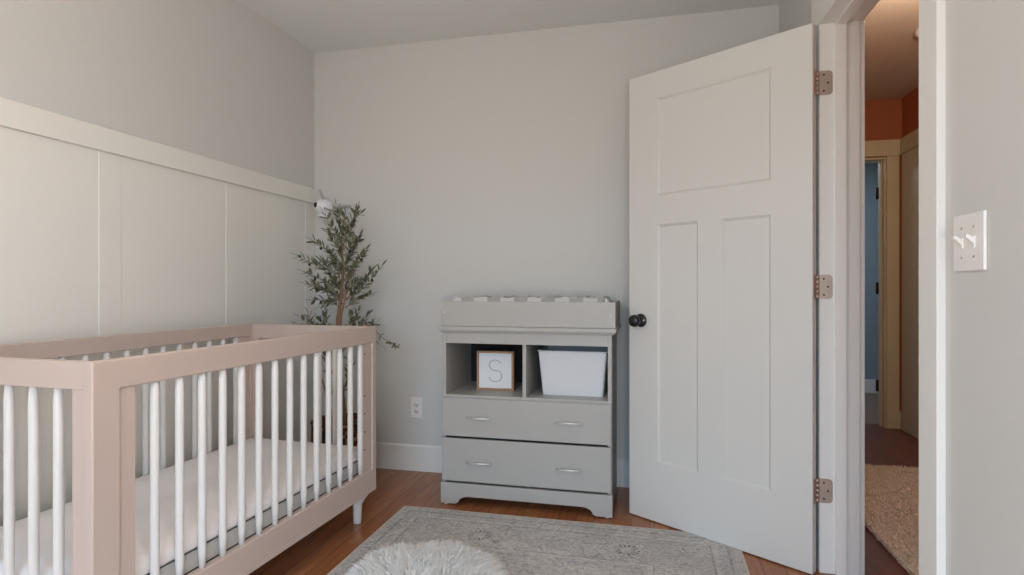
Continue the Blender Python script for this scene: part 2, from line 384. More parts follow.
# ------------------------------------------------------------------ nursery door
HX, HY, DA = .5835, 2.3456, 2.5593
DW, DT, DH, DG = .811, .035, 2.036, .006
door = thing('door_1', 'white three-panel nursery door standing open on its hinges', 'door', (HX, HY, DG), DA, kind='structure')
def door_slab():
    bm = bmesh.new()
    xs = [0, .152, .354, .460, .662, DW]; zs = [0, .268, 1.344, 1.475, 1.915, DH]
    dep, ins = .009, .011
    panels = [(0.152, .662, 1.475, 1.915), (.152, .354, .268, 1.344), (.460, .662, .268, 1.344)]
    for side, y in ((1, 0), (-1, -DT)):
        def V(x, z, d=0): return bm.verts.new((x, y - side*d, z))
        def quad(x0, x1, z0, z1):
            bm.faces.new([V(x0, z0), V(x1, z0), V(x1, z1), V(x0, z1)])
        quad(0, .152, 0, DH); quad(.662, DW, 0, DH); quad(.152, .662, 0, .268); quad(.152, .662, 1.344, 1.475); quad(.152, .662, 1.915, DH); quad(.354, .460, .268, 1.344)
        for x0, x1, z0, z1 in panels:
            o = [(x0, z0), (x1, z0), (x1, z1), (x0, z1)]; i = [(x0+ins, z0+ins), (x1-ins, z0+ins), (x1-ins, z1-ins), (x0+ins, z1-ins)]
            for k in range(4):
                a, b_ = o[k], o[(k+1) % 4]; c, d = i[(k+1) % 4], i[k]
                bm.faces.new([V(*a), V(*b_), V(*c, dep), V(*d, dep)])
            bm.faces.new([V(*p, dep) for p in i])
    for a, b_ in (((0, 0), (0, DH)), ((0, DH), (DW, DH)), ((DW, DH), (DW, 0)), ((DW, 0), (0, 0))):
        bm.faces.new([bm.verts.new((a[0], 0, a[1])), bm.verts.new((b_[0], 0, b_[1])), bm.verts.new((b_[0], -DT, b_[1])), bm.verts.new((a[0], -DT, a[1]))])
    bmesh.ops.remove_doubles(bm, verts=bm.verts, dist=1e-5)
    return bm
obj('door_leaf', door_slab(), M['door'], door)
RY = Matrix.Rotation(-PI/2, 4, 'X')   # z -> +y
KX, KZ = .747, .907
kn = obj('door_knob', lathe(bmesh.new(), [(.0, 0), (.031, 0), (.031, .005), (.027, .009), (.012, .011), (.011, .028), (.018, .034), (.0265, .043), (.0285, .052), (.0265, .061), (.018, .068), (.004, .0705)], 36, mtx=Matrix.Translation((KX, .0005, KZ)) @ RY), M['knob'], door)
kn['label'] = 'round black door knob'
obj('door_knob', lathe(bmesh.new(), [(.0, 0), (.031, 0), (.031, .005), (.027, .009), (.012, .011), (.011, .028), (.018, .034), (.0265, .043), (.0285, .052), (.0265, .061), (.018, .068), (.004, .0705)], 36, mtx=Matrix.Translation((KX, -DT-.0005, KZ)) @ Matrix.Rotation(PI/2, 4, 'X')), M['knob'], door)['label'] = 'round black door knob on the far face'
obj('latch_plate', bx(DW-.0005, DW+.001, -.029, -.006, KZ-.028, KZ+.028), M['hinge'], door)
DM = MW[door.name]
for z in (.302, 1.062, 1.822):
    bm = bmesh.new()
    hz0, hz1 = z-.045, z+.045
    # leaf on the door's edge (local x = 0 face)
    l = bmesh.new(); box(l, -.0022, -.0002, -DT-.002, -.004, hz0, hz1, mtx=None)
    bmesh.ops.transform(l, matrix=DM, verts=l.verts)
    me = bpy.data.meshes.new('t'); l.to_mesh(me); l.free(); bm.from_mesh(me); bpy.data.meshes.remove(me)
    piv = DM @ Vector((-.004, -DT-.004, 0))
    px, py = piv.x, piv.y
    # knuckle in five pieces
    for k in range(5):
        a = DG+hz0+k*.018; tube(bm, [(px, py, a+.0006), (px, py, a+.0174)], .0062, 14)
    # leaf on the jamb: rounded plate lying on the jamb face, y = YF
    r = .014; X0, X1 = px, px+.052; Z0, Z1 = DG+hz0, DG+hz1
    poly = [(X0, Z0)] + [(X1-r+r*math.sin(t), Z0+r-r*math.cos(t)) for t in [PI/2*q/6 for q in range(7)]] + [(X1-r+r*math.cos(t), Z1-r+r*math.sin(t)) for t in [PI/2*q/6 for q in range(7)]] + [(X0, Z1)]
    prism(bm, poly, 'y', YF-.0025, YF-.0002)
    # web from the knuckle to the jamb leaf
    box(bm, px-.0015, px+.0015, min(py, YF-.002), max(py, YF-.002)+.0005, Z0+.001, Z1-.001)
    h = obj('hinge', bm, M['hinge'], door, world=True)
    h['label'] = 'satin nickel hinge'
    s = bmesh.new()
    for (dx, dz) in ((.022, .030), (.036, 0), (.022, -.030)):
        lathe(s, [(.0001, 0), (.0036, 0), (.0036, .0006), (.0001, .0006)], 12, mtx=Matrix.Translation((px+dx, YF-.0024, DG+z+dz)) @ Matrix.Rotation(PI/2, 4, 'X'))
    obj('screw', s, M['hole'], h, world=False)
    bmesh_fix = h.children[0]; bmesh_fix.data.transform(DM.inverted())

# ------------------------------------------------------------------ light switch and outlet
SWX, SWY, SWZ = XW, 1.363, 1.157
sw = thing('light_switch', 'white double toggle light switch plate on the right wall beside the door casing', 'light switch', (SWX, SWY, SWZ))
obj('wall_plate', bx(-.0065, 0, -.059, .059, -.0585, .0585), M['plastic'], sw, .003)
for dy in (-.023, .023):
    tg = bmesh.new(); box(tg, -.0085, -.0062, dy-.0055, dy+.0055, -.012, .012)
    prism(tg, [(-.006, -.006), (-.0065, .008), (-.021, .016), (-.022, .009)], 'y', dy-.0042, dy+.0042)
    obj('toggle', tg, M['plastic'], sw, .0008)
    for dz in (-.030, .030):
        obj('screw', lathe(bmesh.new(), [(.0001, 0), (.0032, 0), (.0026, .0012), (.0001, .0012)], 12, mtx=Matrix.Translation((-.0064, dy, dz)) @ Matrix.Rotation(-PI/2, 4, 'Y')), M['camgrey'], sw)
ol = thing('wall_outlet', 'white duplex power outlet low on the back wall beside the dresser', 'outlet', (-1.322, YB, .367))
obj('wall_plate', bx(-.036, .036, -.006, 0, -.059, .059), M['plastic'], ol, .0025)
for dz in (-.0195, .0195):
    rc = obj('socket', lathe(bmesh.new(), [(.0001, 0), (.0165, 0), (.016, .002), (.0001, .002)], 24, mtx=Matrix.Translation((0, -.0058, dz)) @ Matrix.Rotation(PI/2, 4, 'X'), sy=.85), M['plastic'], ol)
    s = bmesh.new(); box(s, -.0075, -.0055, -.0086, -.0078, dz-.002, dz+.006); box(s, .0055, .0075, -.0086, -.0078, dz-.002, dz+.005)
    lathe(s, [(.0001, 0), (.0026, 0), (.0026, .0008), (.0001, .0008)], 10, mtx=Matrix.Translation((0, -.0078, dz-.008)) @ Matrix.Rotation(PI/2, 4, 'X'))
    obj('slot', s, M['slot'], rc)
obj('screw', lathe(bmesh.new(), [(.0001, 0), (.003, 0), (.0026, .0012), (.0001, .0012)], 12, mtx=Matrix.Translation((0, -.0059, 0)) @ Matrix.Rotation(PI/2, 4, 'X')), M['camgrey'], ol)

# ------------------------------------------------------------------ ceiling fixtures
def dome(name, label, x, y, r, drop=.12):
    t = thing(name, label, 'ceiling light', (x, y, ZC))
    obj('mounting_plate', lathe(bmesh.new(), [(.001, -.022), (r*.9, -.022), (r*.95, 0), (.001, 0)], 32), M['chrome'], t)
    obj('stem', tube(bmesh.new(), [(0, 0, -.02), (0, 0, -drop)], .012 if drop < .2 else .006, 12), M['chrome'], t)
    obj('socket', lathe(bmesh.new(), [(.001, -drop), (.03, -drop), (.034, -drop-.04), (.001, -drop-.045)], 20), M['glow'], t)
dome('ceiling_lamp', 'round ceiling lamp of the nursery over the patterned rug', -.80, .95, .1, .55)
dome('ceiling_lamp', 'round ceiling lamp of the hall', 1.25, 2.75, .08)
dome('ceiling_lamp', 'added round ceiling lamp, unseen, to light the blue room', 1.4, 5.9, .1)  # added fixture for the far room fill, out of view
fl = thing('fill_lamp', 'added fill light on a slim nickel stand, unseen behind the camera', 'floor lamp', (.30, -1.0, 0))  # invented stand for the fill light, out of view
obj('base', lathe(bmesh.new(), [(.001, 0), (.12, 0), (.12, .012), (.02, .02), (.001, .022)], 32), M['chrome'], fl)
obj('pole', tube(bmesh.new(), [(0, .0, .018), (0, .0, .62)], .010, 12), M['chrome'], fl)
obj('socket', lathe(bmesh.new(), [(.001, .615), (.026, .62), (.03, .66), (.001, .665)], 20), M['glow'], fl)
sd = thing('smoke_detector', 'pale round smoke detector on the hall ceiling', 'smoke detector', (1.50, 3.66, ZC))
obj('housing', lathe(bmesh.new(), [(.001, -.036), (.045, -.036), (.062, -.024), (.066, -.008), (.066, 0), (.001, 0)], 32), M['plastic'], sd)
obj('vent_ring', lathe(bmesh.new(), [(.03, -.0372), (.04, -.0372), (.04, -.035), (.03, -.035)], 24, caps=False), M['camgrey'], sd)

# ------------------------------------------------------------------ crib
CA = -.0430; LN, WD = 1.349, .685
nc = Vector((-1.28, 1.107, 0))       # near front corner
ux = Vector((math.cos(CA), math.sin(CA), 0)); uy = Vector((-math.sin(CA), math.cos(CA), 0))
cc = nc - ux*WD/2 + uy*LN/2
crib = thing('baby_crib', 'blush pink crib with round white spindles and a rail on every side', 'crib', tuple(cc), CA)
Z0, Z1, ZT, ZB = .142, .889, .815, .243
hw, hl = WD/2, LN/2
TH, SW, SF = .028, .074, .034
for s in (1, -1):
    xo, xi = s*hw, s*(hw-TH); xa, xb = min(xo, xi), max(xo, xi)
    ZT = .815 if s > 0 else .831
    bm = bmesh.new()
    # closed frame cut from one panel
    O = [(-hl, Z0), (hl, Z0), (hl, Z1), (-hl, Z1)]; I = [(-hl+SW, ZB), (hl-SF, ZB), (hl-SF, ZT), (-hl+SW, ZT)]
    vo = {x: [bm.verts.new((x, *p)) for p in O] for x in (xa, xb)}; vi = {x: [bm.verts.new((x, *p)) for p in I] for x in (xa, xb)}
    for x in (xa, xb):
        for k in range(4): bm.faces.new([vo[x][k], vo[x][(k+1) % 4], vi[x][(k+1) % 4], vi[x][k]])
    for k in range(4):
        bm.faces.new([vo[xa][k], vo[xa][(k+1) % 4], vo[xb][(k+1) % 4], vo[xb][k]]); bm.faces.new([vi[xa][k], vi[xa][(k+1) % 4], vi[xb][(k+1) % 4], vi[xb][k]])
    obj('side_frame', bm, M['pink'], crib, .0045, seg=3)
    m_ = s*(hw-TH/2)
    for e in (1, -1):
        w0 = SF if e > 0 else SW; y0, y1 = e*(hl-w0), e*(hl-w0-(.080 if e > 0 else .045))
        obj('side_stile', bx(m_-.009, m_+.009, min(y0, y1), max(y0, y1), ZB, ZT), M['pink'], crib, .0015)
        # mattress height holes on the stile
        for zz in (.345, .425, .505, .585, .77):
            if e > 0 or s < 0:
                obj('bolt_hole', lathe(bmesh.new(), [(.0001, 0), (.0042, 0), (.0042, .0007), (.0001, .0007)], 10, mtx=Matrix.Translation((m_+.0092, e*(hl-.095), zz)) @ Matrix.Rotation(PI/2, 4, 'Y')), M['hole'], crib)
    ns = 14; y0 = -hl + .165
    for k in range(ns):
        y = -hl + .184 + k*(LN-.302)/(ns-1)
        obj('spindle', tube(bmesh.new(), [(m_, y, ZB-.004), (m_, y, ZB+.05), (m_, y, .5), (m_, y, ZT-.03), (m_, y, ZT+.004)], [.0085, .0115, .0115, .0115, .0085], 16), M['cribwhite'], crib)
    obj('edge_lip', bx(s*hw - (.0 if s > 0 else .003), s*hw + (.003 if s > 0 else 0), -hl+.004, hl-.004, Z0+.001, Z0+.016), M['pink'], crib, .001)
ZT = .815
for e in (1, -1):
    yo, yi = e*(hl-.002), e*(hl-.026); ya, yb = min(yo, yi), max(yo, yi); xr = hw-TH
    obj('end_rail', bx(-xr, xr, ya, yb, ZT+.006, Z1-.001), M['pink'], crib, .002)
    obj('end_rail', bx(-xr, xr, ya, yb, Z0+.002, ZB), M['pink'], crib, .002)
    my = (ya+yb)/2
    for s in (1, -1):
        a, b_ = s*xr, s*(xr-.040)
        obj('end_stile', bx(min(a, b_), max(a, b_), my-.010, my+.010, ZB, ZT+.006), M['pink'], crib, .0015)
        for zz in (.425, .505, .585, .77):
            if e > 0: obj('bolt_hole', lathe(bmesh.new(), [(.0001, 0), (.0042, 0), (.0042, .0007), (.0001, .0007)], 10, mtx=Matrix.Translation((s*(xr-.020), my-e*.0103-.0004, zz)) @ Matrix.Rotation(PI/2, 4, 'X')), M['hole'], crib)
    for k in range(6):
        x = hw - .124 - k*.083
        obj('spindle', tube(bmesh.new(), [(x, my, ZB-.004), (x, my, ZB+.05), (x, my, .5), (x, my, ZT-.025), (x, my, ZT+.010)], [.0085, .0115, .0115, .0115, .0085], 16), M['cribwhite'], crib)
# base slats carrying the mattress
for k in range(9):
    y = -hl+.09 + k*(LN-.18)/8
    obj('base_slat', bx(-hw+TH, hw-TH, y-.03, y+.03, .205, .220), M['cribwhite'], crib)
for s in (1, -1):
    for e in (1, -1):
        x, y = s*(hw-.065), e*(hl-.055)
        prof = [(x+s*.0, y, 0), (x, y, .004), (x, y, .05), (x, y, .085), (x+s*.006, y+e*.004, .115), (x+s*.014, y+e*.010, .141)]
        bm = tube(bmesh.new(), prof, [.0165, .018, .0195, .021, .0275, .036], 20)
        for v in bm.verts:
            if v.co.z > .13: v.co.z = .143
        lg = obj('leg', bm, M['cribwhite'], crib); lg['label'] = 'curved white crib leg'
# mattress
mt = thing('crib_mattress', 'white quilted crib mattress with grey sides and dark piping inside the crib', 'mattress', (cc.x, cc.y, .2205), CA)
def rrect(w, l, r, k=6):
    pts = []
    for cx_, cy_, a0 in ((w-r, l-r, 0), (-w+r, l-r, PI/2), (-w+r, -l+r, PI), (w-r, -l+r, 3*PI/2)):
        for q in range(k+1): a = a0 + PI/2*q/k; pts.append((cx_+r*math.cos(a), cy_+r*math.sin(a)))
    return pts
def loft(bm, levels, smooth=True):
    rings = [[bm.verts.new((p[0], p[1], z)) for p in rrect(w, l, r)] for (w, l, r, z) in levels]
    for a, b_ in zip(rings, rings[1:]):
        for k in range(len(a)):
            f = bm.faces.new((a[k], a[(k+1) % len(a)], b_[(k+1) % len(a)], b_[k])); f.smooth = smooth
    bm.faces.new(rings[0][::-1]); f = bm.faces.new(rings[-1]); f.smooth = smooth
    return bm
mw, ml = hw-TH-.006, hl-.034
obj('side_band', loft(bmesh.new(), [(mw-.004, ml-.004, .03, 0), (mw, ml, .03, .008), (mw, ml, .03, .078)], False), M['mside'], mt)
bm = bmesh.new(); loft(bm, [(mw, ml, .03, .0785), (mw+.002, ml+.002, .03, .088), (mw-.003, ml-.003, .03, .108), (mw-.016, ml-.016, .03, .124), (mw-.045, ml-.045, .03, .133), (mw-.12, ml-.12, .03, .137)])
obj('quilted_top', bm, M['mattress'], mt)
for z in (.078, .020):
    ring = [Vector((p[0], p[1], z)) for p in rrect(mw+.0008, ml+.0008, .03)]; bm = bmesh.new(); tube(bm, ring+[ring[0]], .0026, 6, False)
    obj('piping', bm, M['dark'], mt)

# ------------------------------------------------------------------ dresser with open cubbies
DX0, DX1, DY0, DY1 = -.998, -.172, 2.722, 3.150
dr = thing('dresser', 'grey changing dresser with two open cubbies above two wide drawers', 'dresser', ((DX0+DX1)/2, (DY0+DY1)/2, 0), 0)
def D(name, b, m=None, bevel=.0015, parent=None, label=None):
    if parent is None: o = obj(name, b, m or M['grey'], dr, bevel, world=True)
    else:
        bmesh.ops.transform(b, matrix=MW[dr.name].inverted(), verts=b.verts); o = obj(name, b, m or M['grey'], parent, bevel)
    if label: o['label'] = label
    return o
PT = .018
D('side_panel', bx(DX0, DX0+PT, DY0, DY1, .012, .853)); D('side_panel', bx(DX1-PT, DX1, DY0, DY1, .012, .853))
D('back_panel', bx(DX0+PT, DX1-PT, DY1-.012, DY1-.004, .10, .853), M['black'], 0, label='back panel of the cubbies coloured black in place of shade')
D('apron', bx(DX0+PT, DX1-PT, DY0+.002, DY0+.02, .791, .853))
D('cubby_floor', bx(DX0+PT, DX1-PT, DY0+.001, DY1-.012, .524, .539))
D('divider', bx(-.594, -.576, DY0+.001, DY1-.012, .539, .853))
D('bottom_panel', bx(DX0+PT, DX1-PT, DY0+.02, DY1-.012, .105, .119))
D('tabletop', bx(-1.014, -.150, 2.700, 3.156, .854, .876), bevel=.004)
D('tabletop_moulding', bx(-1.006, -.160, 2.710, 3.152, .846, .8545), bevel=.003)
# drawers
for z0, z1 in ((.3395, .526), (.121, .3285)):
    g = D('drawer', bx(DX0+.003, DX1-.003, DY0-.018, DY0-.0005, z0, z1), bevel=.002)
    D('drawer_box', bx(DX0+PT+.01, DX1-PT-.01, DY0+.001, DY1-.06, z0+.02, z1-.03), parent=g, bevel=0)
    zc = (z0+z1)/2 + (.003 if z0 > .3 else -.006)
    for xc in (-.802, -.366):
        b = bmesh.new(); yb_ = DY0-.018
        tube(b, [(xc-.062, yb_-.024, zc), (xc+.062, yb_-.024, zc)], .0045, 12)
        for q in (-.048, .048): tube(b, [(xc+q, yb_+.0005, zc), (xc+q, yb_-.024, zc)], .004, 10)
        D('handle', b, M['chrome'], 0, parent=g, label='slim nickel bar handle')
# plinth with curved cut-out
def arc(cx_, cz, r, a0, a1, k=8): return [(cx_+r*math.cos(a0+(a1-a0)*q/k), cz+r*math.sin(a0+(a1-a0)*q/k)) for q in range(k+1)]
b = bmesh.new(); zt, za, r = .1095, .046, .048
poly = [(DX0-.004, .008), (DX0+.070, .008), (DX0+.082, .014)] + [(DX0+.086+.055*(1-math.cos(t)), .014+(za-.014)*math.sin(t)) for t in [PI/2*q/8 for q in range(9)]]
mir = [(DX0+DX1-p[0], p[1]) for p in poly][::-1]
poly = poly + mir + [(DX1+.004, zt), (DX0-.004, zt)]
prism(b, poly, 'y', DY0-.018, DY0-.0005); D('plinth', b)
for x in (DX0+.02, DX1-.02):
    for y in (DY0+.0, DY1-.03): D('glide', lathe(bmesh.new(), [(.001, 0), (.009, 0), (.009, .0125), (.001, .0125)], 12, c=(x, y, 0)), M['plastic'], 0)
# changing tray on top
tray = thing('changing_tray', 'low grey changing tray frame standing on top of the dresser', 'changing tray', (-.583, 2.925, .876))
tz0, tz1 = .8765, .9975
TX0, TX1, TY0, TY1 = -1.000, -.1545, 2.712, 3.140
for b in (bx(TX0, TX1, TY0, TY0+.016, tz0, tz1), bx(TX0, TX1, TY1-.016, TY1, tz0, tz1)): obj('long_board', b, M['grey'], tray, .002, world=True)
for b in (bx(TX0, TX0+.016, TY0+.016, TY1-.016, tz0, tz1), bx(TX1-.016, TX1, TY0+.016, TY1-.016, tz0, tz1)): obj('end_board', b, M['grey'], tray, .002, world=True)
for x in (TX0+.014, TX1-.022):
    obj('screw_cap', lathe(bmesh.new(), [(.0001, 0), (.0045, 0), (.004, .0015), (.0001, .0018)], 14, mtx=Matrix.Translation((x, TY0, .944 if x < -.5 else .938)) @ Matrix.Rotation(PI/2, 4, 'X')), M['padwhite'], tray, world=True)['label'] = 'small white screw cap'
# contoured changing pad
pad = thing('changing_pad', 'contoured changing pad with pale shiny cover lying in the grey tray', 'changing pad', (-.5775, 2.926, .8765))
b = bmesh.new(); nx, ny = 48, 20; L2, W2 = .404, .183
grid = []
for i in range(nx+1):
    row = []
    for j in range(ny+1):
        u = -1+2*i/nx; v = -1+2*j/ny
        e = min(1, (1-abs(u))*14)**.5 * min(1, (1-abs(v))*11)**.5
        z = (.09 + .064*abs(v)**2.2) * e + .004*math.sin(i*1.3)*e
        row.append(b.verts.new((u*L2, v*W2, max(.001, z))))
    grid.append(row)
for i in range(nx):
    for j in range(ny):
        f = b.faces.new((grid[i][j], grid[i+1][j], grid[i+1][j+1], grid[i][j+1])); f.smooth = True
        if (i//4) % 2 == 0 and (j//3) % 2 == 0: f.material_index = 1
edge = [grid[i][0] for i in range(nx+1)] + [grid[nx][j] for j in range(1, ny+1)] + [grid[i][ny] for i in range(nx-1, -1, -1)] + [grid[0][j] for j in range(ny-1, 0, -1)]
b.faces.new(edge[::-1])
obj('pad_cover', b, [M['pad'], M['padwhite']], pad)
b = tube(bmesh.new(), [(.375, -.178, .06), (.378, -.185, .115), (.380, -.19, .135), (.384, -.18, .128), (.39, -.172, .09)], .005, 8)
obj('safety_strap', b, M['padwhite'], pad)

# framed letter sign
fr = thing('letter_sign', 'small wooden framed sign with a thin letter S in the left cubby', 'framed sign', (-.772, 2.895, .5395), math.radians(3))
FW, FH, FD = .096, .200, .040
b = bmesh.new(); fw = .0105
for a in ((-FW, -FW+fw, 0, FH), (FW-fw, FW, 0, FH), (-FW+fw, FW-fw, 0, fw), (-FW+fw, FW-fw, FH-fw, FH)): box(b, a[0], a[1], -FD/2, FD/2, a[2], a[3])
obj('frame', b, M['frame'], fr, .001)
cdn = obj('card', bx(-FW+fw, FW-fw, -FD/2+.008, -FD/2+.012, fw, FH-fw), M['card'], fr)
pts = []
R1, cz1, R2, cz2 = .030, .127, .0335, .0725
for q in range(13): a = math.radians(25 + q*(245/12)); pts.append((R1*math.cos(a)*1.05, -FD/2+.0068, cz1+R1*math.sin(a)*.92))
p_end = pts[-1]
lower = []
for q in range(13): a = math.radians(75 - q*(240/12)); lower.append((R2*math.cos(a)*1.0, -FD/2+.0068, cz2+R2*math.sin(a)*.86))
obj('letter', tube(bmesh.new(), pts+lower, .0011, 6), M['ink'], cdn)['label'] = 'thin grey letter S'

# storage bin
bn = thing('storage_bin', 'white tapered fabric storage bin in the right cubby', 'storage bin', (-.3665, 2.930, .5397))
b = bmesh.new()
lv = [(.147, .115, 0), (.1665, .130, .213), (.168, .133, .214), (.168, .133, .219), (.1640, .127, .219), (.144, .112, .006)]
rings = [[b.verts.new((x, y, z)) for x, y in rrect(w, l, .012, 4)] for w, l, z in lv]
for a, c in zip(rings, rings[1:]):
    for k in range(len(a)): b.faces.new((a[k], a[(k+1) % len(a)], c[(k+1) % len(a)], c[k]))
b.faces.new(rings[0][::-1]); b.faces.new(rings[-1])
obj('bin_body', b, M['fabricbin'], bn)
b = bmesh.new(); ring = [Vector((x, y, .2165)) for x, y in rrect(.169, .134, .012, 4)]; tube(b, ring+[ring[0]], .0028, 6, False)
obj('rim', b, M['fabricbin'], bn)

# ------------------------------------------------------------------ rugs
rc = ((RX0+RX1)/2, (RY0+RY1)/2)
b = bx(RX0-rc[0], RX1-rc[0], RY0-rc[1], RY1-rc[1], .0005, .008)
rug = obj('area_rug', b, M['rug'], bevel=.002); rug.location = (rc[0], rc[1], 0)
rug['label'] = 'faded grey and cream patterned area rug on the nursery floor'; rug['category'] = 'rug'

def blade(bm, base, d, L, w, nrm=Vector((0, 0, 1)), mi=0, curl=.3):
    side = d.cross(nrm); side = side.normalized() if side.length > 1e-4 else Vector((1, 0, 0))
    p1 = base + d*L*.5; p2 = base + d*L + Vector((random.uniform(-1, 1), random.uniform(-1, 1), -curl))*L*.35
    p2.z = max(p2.z, base.z+.0005); side.z = 0 if base.z < .0115 else side.z
    a = bm.verts.new(base-side*w); c = bm.verts.new(base+side*w); e = bm.verts.new(p1-side*w*.8); f_ = bm.verts.new(p1+side*w*.8); t = bm.verts.new(p2)
    for q in (bm.faces.new((a, c, f_, e)), bm.faces.new((e, f_, t))): q.smooth = True; q.material_index = mi

# sheepskin throw on the rug
SX, SY = -.77, 1.83
def skin_r(th):
    return (.305 + .045*math.cos(2*(th-1.4)) + .030*math.sin(3*th+.5) + .018*math.sin(5*th+1.1) + .01*math.sin(9*th))
b = bmesh.new(); b2 = bmesh.new()
nr, na = 14, 72; H = .085
def hz(r_): return .0095 + H*math.sqrt(max(0, 1-r_**2.2))
ctr = b2.verts.new((0, 0, hz(0))); prev = None
for i in range(1, nr+1):
    q = i/nr; ring = [b2.verts.new((math.cos(2*PI*k/na)*skin_r(2*PI*k/na)*q, math.sin(2*PI*k/na)*skin_r(2*PI*k/na)*q*1.08, hz(q))) for k in range(na)]
    for k in range(na):
        f = b2.faces.new((ctr, ring[k], ring[(k+1) % na])) if prev is None else b2.faces.new((prev[k], ring[k], ring[(k+1) % na], prev[(k+1) % na])); f.smooth = True
    prev = ring
b2.faces.new(prev[::-1])
NF = 26000
for i in range(NF):
    th = random.uniform(0, 2*PI); q = math.sqrt(random.random())
    x = math.cos(th)*skin_r(th)*q; y = math.sin(th)*skin_r(th)*q*1.08
    if SY+y < 1.66: continue
    out = Vector((math.cos(th), math.sin(th), 0))*(.25+.9*q**3)
    clump = Vector((math.sin(x*60+y*23), math.cos(y*55-x*31), 0))*.45
    d = (out + clump + Vector((random.gauss(0, .25), random.gauss(0, .25), 1.0-.65*q**3))).normalized()
    blade(b, Vector((x, y, max(.0095, hz(q)-.004))), d, random.uniform(.03, .06)*(1.05-.25*q), .0014, Vector((random.uniform(-1,1), random.uniform(-1,1), .2)), curl=.5)
sk = thing('sheepskin_rug', 'fluffy white sheepskin throw lying on the patterned rug', 'sheepskin', (SX, SY, 0))
obj('hide', b2, M['fur'], sk)
obj('fur', b, M['fur'], sk)

# hall runner
b = bmesh.new(); HX0, HX1, HYa, HYb = .925, 1.66, 1.2, 3.83
hr = thing('shag_runner', 'cream shag runner rug on the dark hall floor', 'rug', ((HX0+HX1)/2, (HYa+HYb)/2, 0))
obj('backing', bx(HX0+.01, HX1-.01, HYa+.01, HYb-.01, .001, .018), M['shag'], hr, .004, world=True)
b = bmesh.new()
for i in range(26000):
    x = random.uniform(HX0, HX1); y = random.uniform(2.0, HYb)
    if x > y*.42 + .05: continue
    blade(b, Vector((x, y, .014)), Vector((random.gauss(0, .5), random.gauss(0, .5), 1)).normalized(), random.uniform(.012, .02), .0036, Vector((random.uniform(-1, 1), random.uniform(-1, 1), .1)))
obj('pile', b, M['shag'], hr, world=True)

# ------------------------------------------------------------------ olive tree
F2 = Vector((-math.sin(CAM_YAW), math.cos(CAM_YAW), 0)); R2v = Vector((math.cos(CAM_YAW), math.sin(CAM_YAW), 0))
TXc, TYc = -1.610, 2.835
tree = thing('olive_tree', 'artificial olive tree in a woven basket in the corner behind the crib', 'potted tree', (TXc, TYc, 0))
DT0 = F2.dot(Vector((TXc, TYc, 0)))
def tp(u, v, dd=0.0):
    """point of the tree: sideways and height offsets measured in the tree's own upright plane"""
    D_ = DT0 + dd
    p = F2*D_ + R2v*((u-512)/FPX*D_); return Vector((p.x-TXc, p.y-TYc, CAM_H + (287.5-v)/FPX*D_))
obj('basket', lathe(bmesh.new(), [(.115, 0), (.135, .01), (.155, .12), (.162, .24), (.158, .335), (.163, .352), (.157, .358), (.147, .352), (.145, .30), (.02, .295)], 48), M['basket'], tree)['label'] = 'woven basket in dark red, tan and black'
obj('moss', lathe(bmesh.new(), [(.143, .30), (.12, .322), (.06, .33), (.002, .335)], 32), M['soil'], tree)
trunk = bmesh.new()
mainp = [Vector((0, 0, .31)), tp(341, 400), tp(339, 350), tp(338, 318), tp(342, 290), tp(343, 265), tp(341, 240), tp(345, 215)]
tube(trunk, mainp, [.014, .012, .0115, .011, .008, .0065, .0045, .002], 8)
tube(trunk, [Vector((.015, 0, .31)), tp(345, 410, .02), tp(338, 350, .02), tp(341, 315, -.015), tp(346, 295, -.02), tp(352, 275, -.02)], [.009, .008, .0075, .007, .005, .003], 8)
tube(trunk, [Vector((-.02, 0, .31)), tp(334, 420, -.02), tp(326, 392, -.03), tp(316, 360, -.03)], [.007, .0055, .0045, .003], 6)
leaves = bmesh.new(); twig = bmesh.new(); fruit = []
def leaf(p, d, L, up):
    side = d.cross(up); side = side.normalized() if side.length > .05 else d.orthogonal().normalized()
    nrm = side.cross(d); w = L*random.uniform(.14, .20)
    prof = [(0, .0), (.18, .75), (.45, 1), (.75, .7), (1, 0)]
    mi = 1 if random.random() < .3 else 0
    mid = []; lft = []; rgt = []
    bend = random.uniform(-.15, .25)
    for t, s in prof:
        c = p + d*L*t - nrm*L*bend*t*t
        mid.append(leaves.verts.new(c))
        if 0 < t < 1: lft.append(leaves.verts.new(c-side*w*s+nrm*w*.25)); rgt.append(leaves.verts.new(c+side*w*s+nrm*w*.25))
    fs = []
    for S in (lft, rgt):
        fs.append(leaves.faces.new((mid[0], S[0], mid[1]))); fs.append(leaves.faces.new((mid[1], S[0], S[1], mid[2]))); fs.append(leaves.faces.new((mid[2], S[1], S[2], mid[3]))); fs.append(leaves.faces.new((mid[3], S[2], mid[4])))
    for f in fs: f.material_index = mi; f.smooth = True
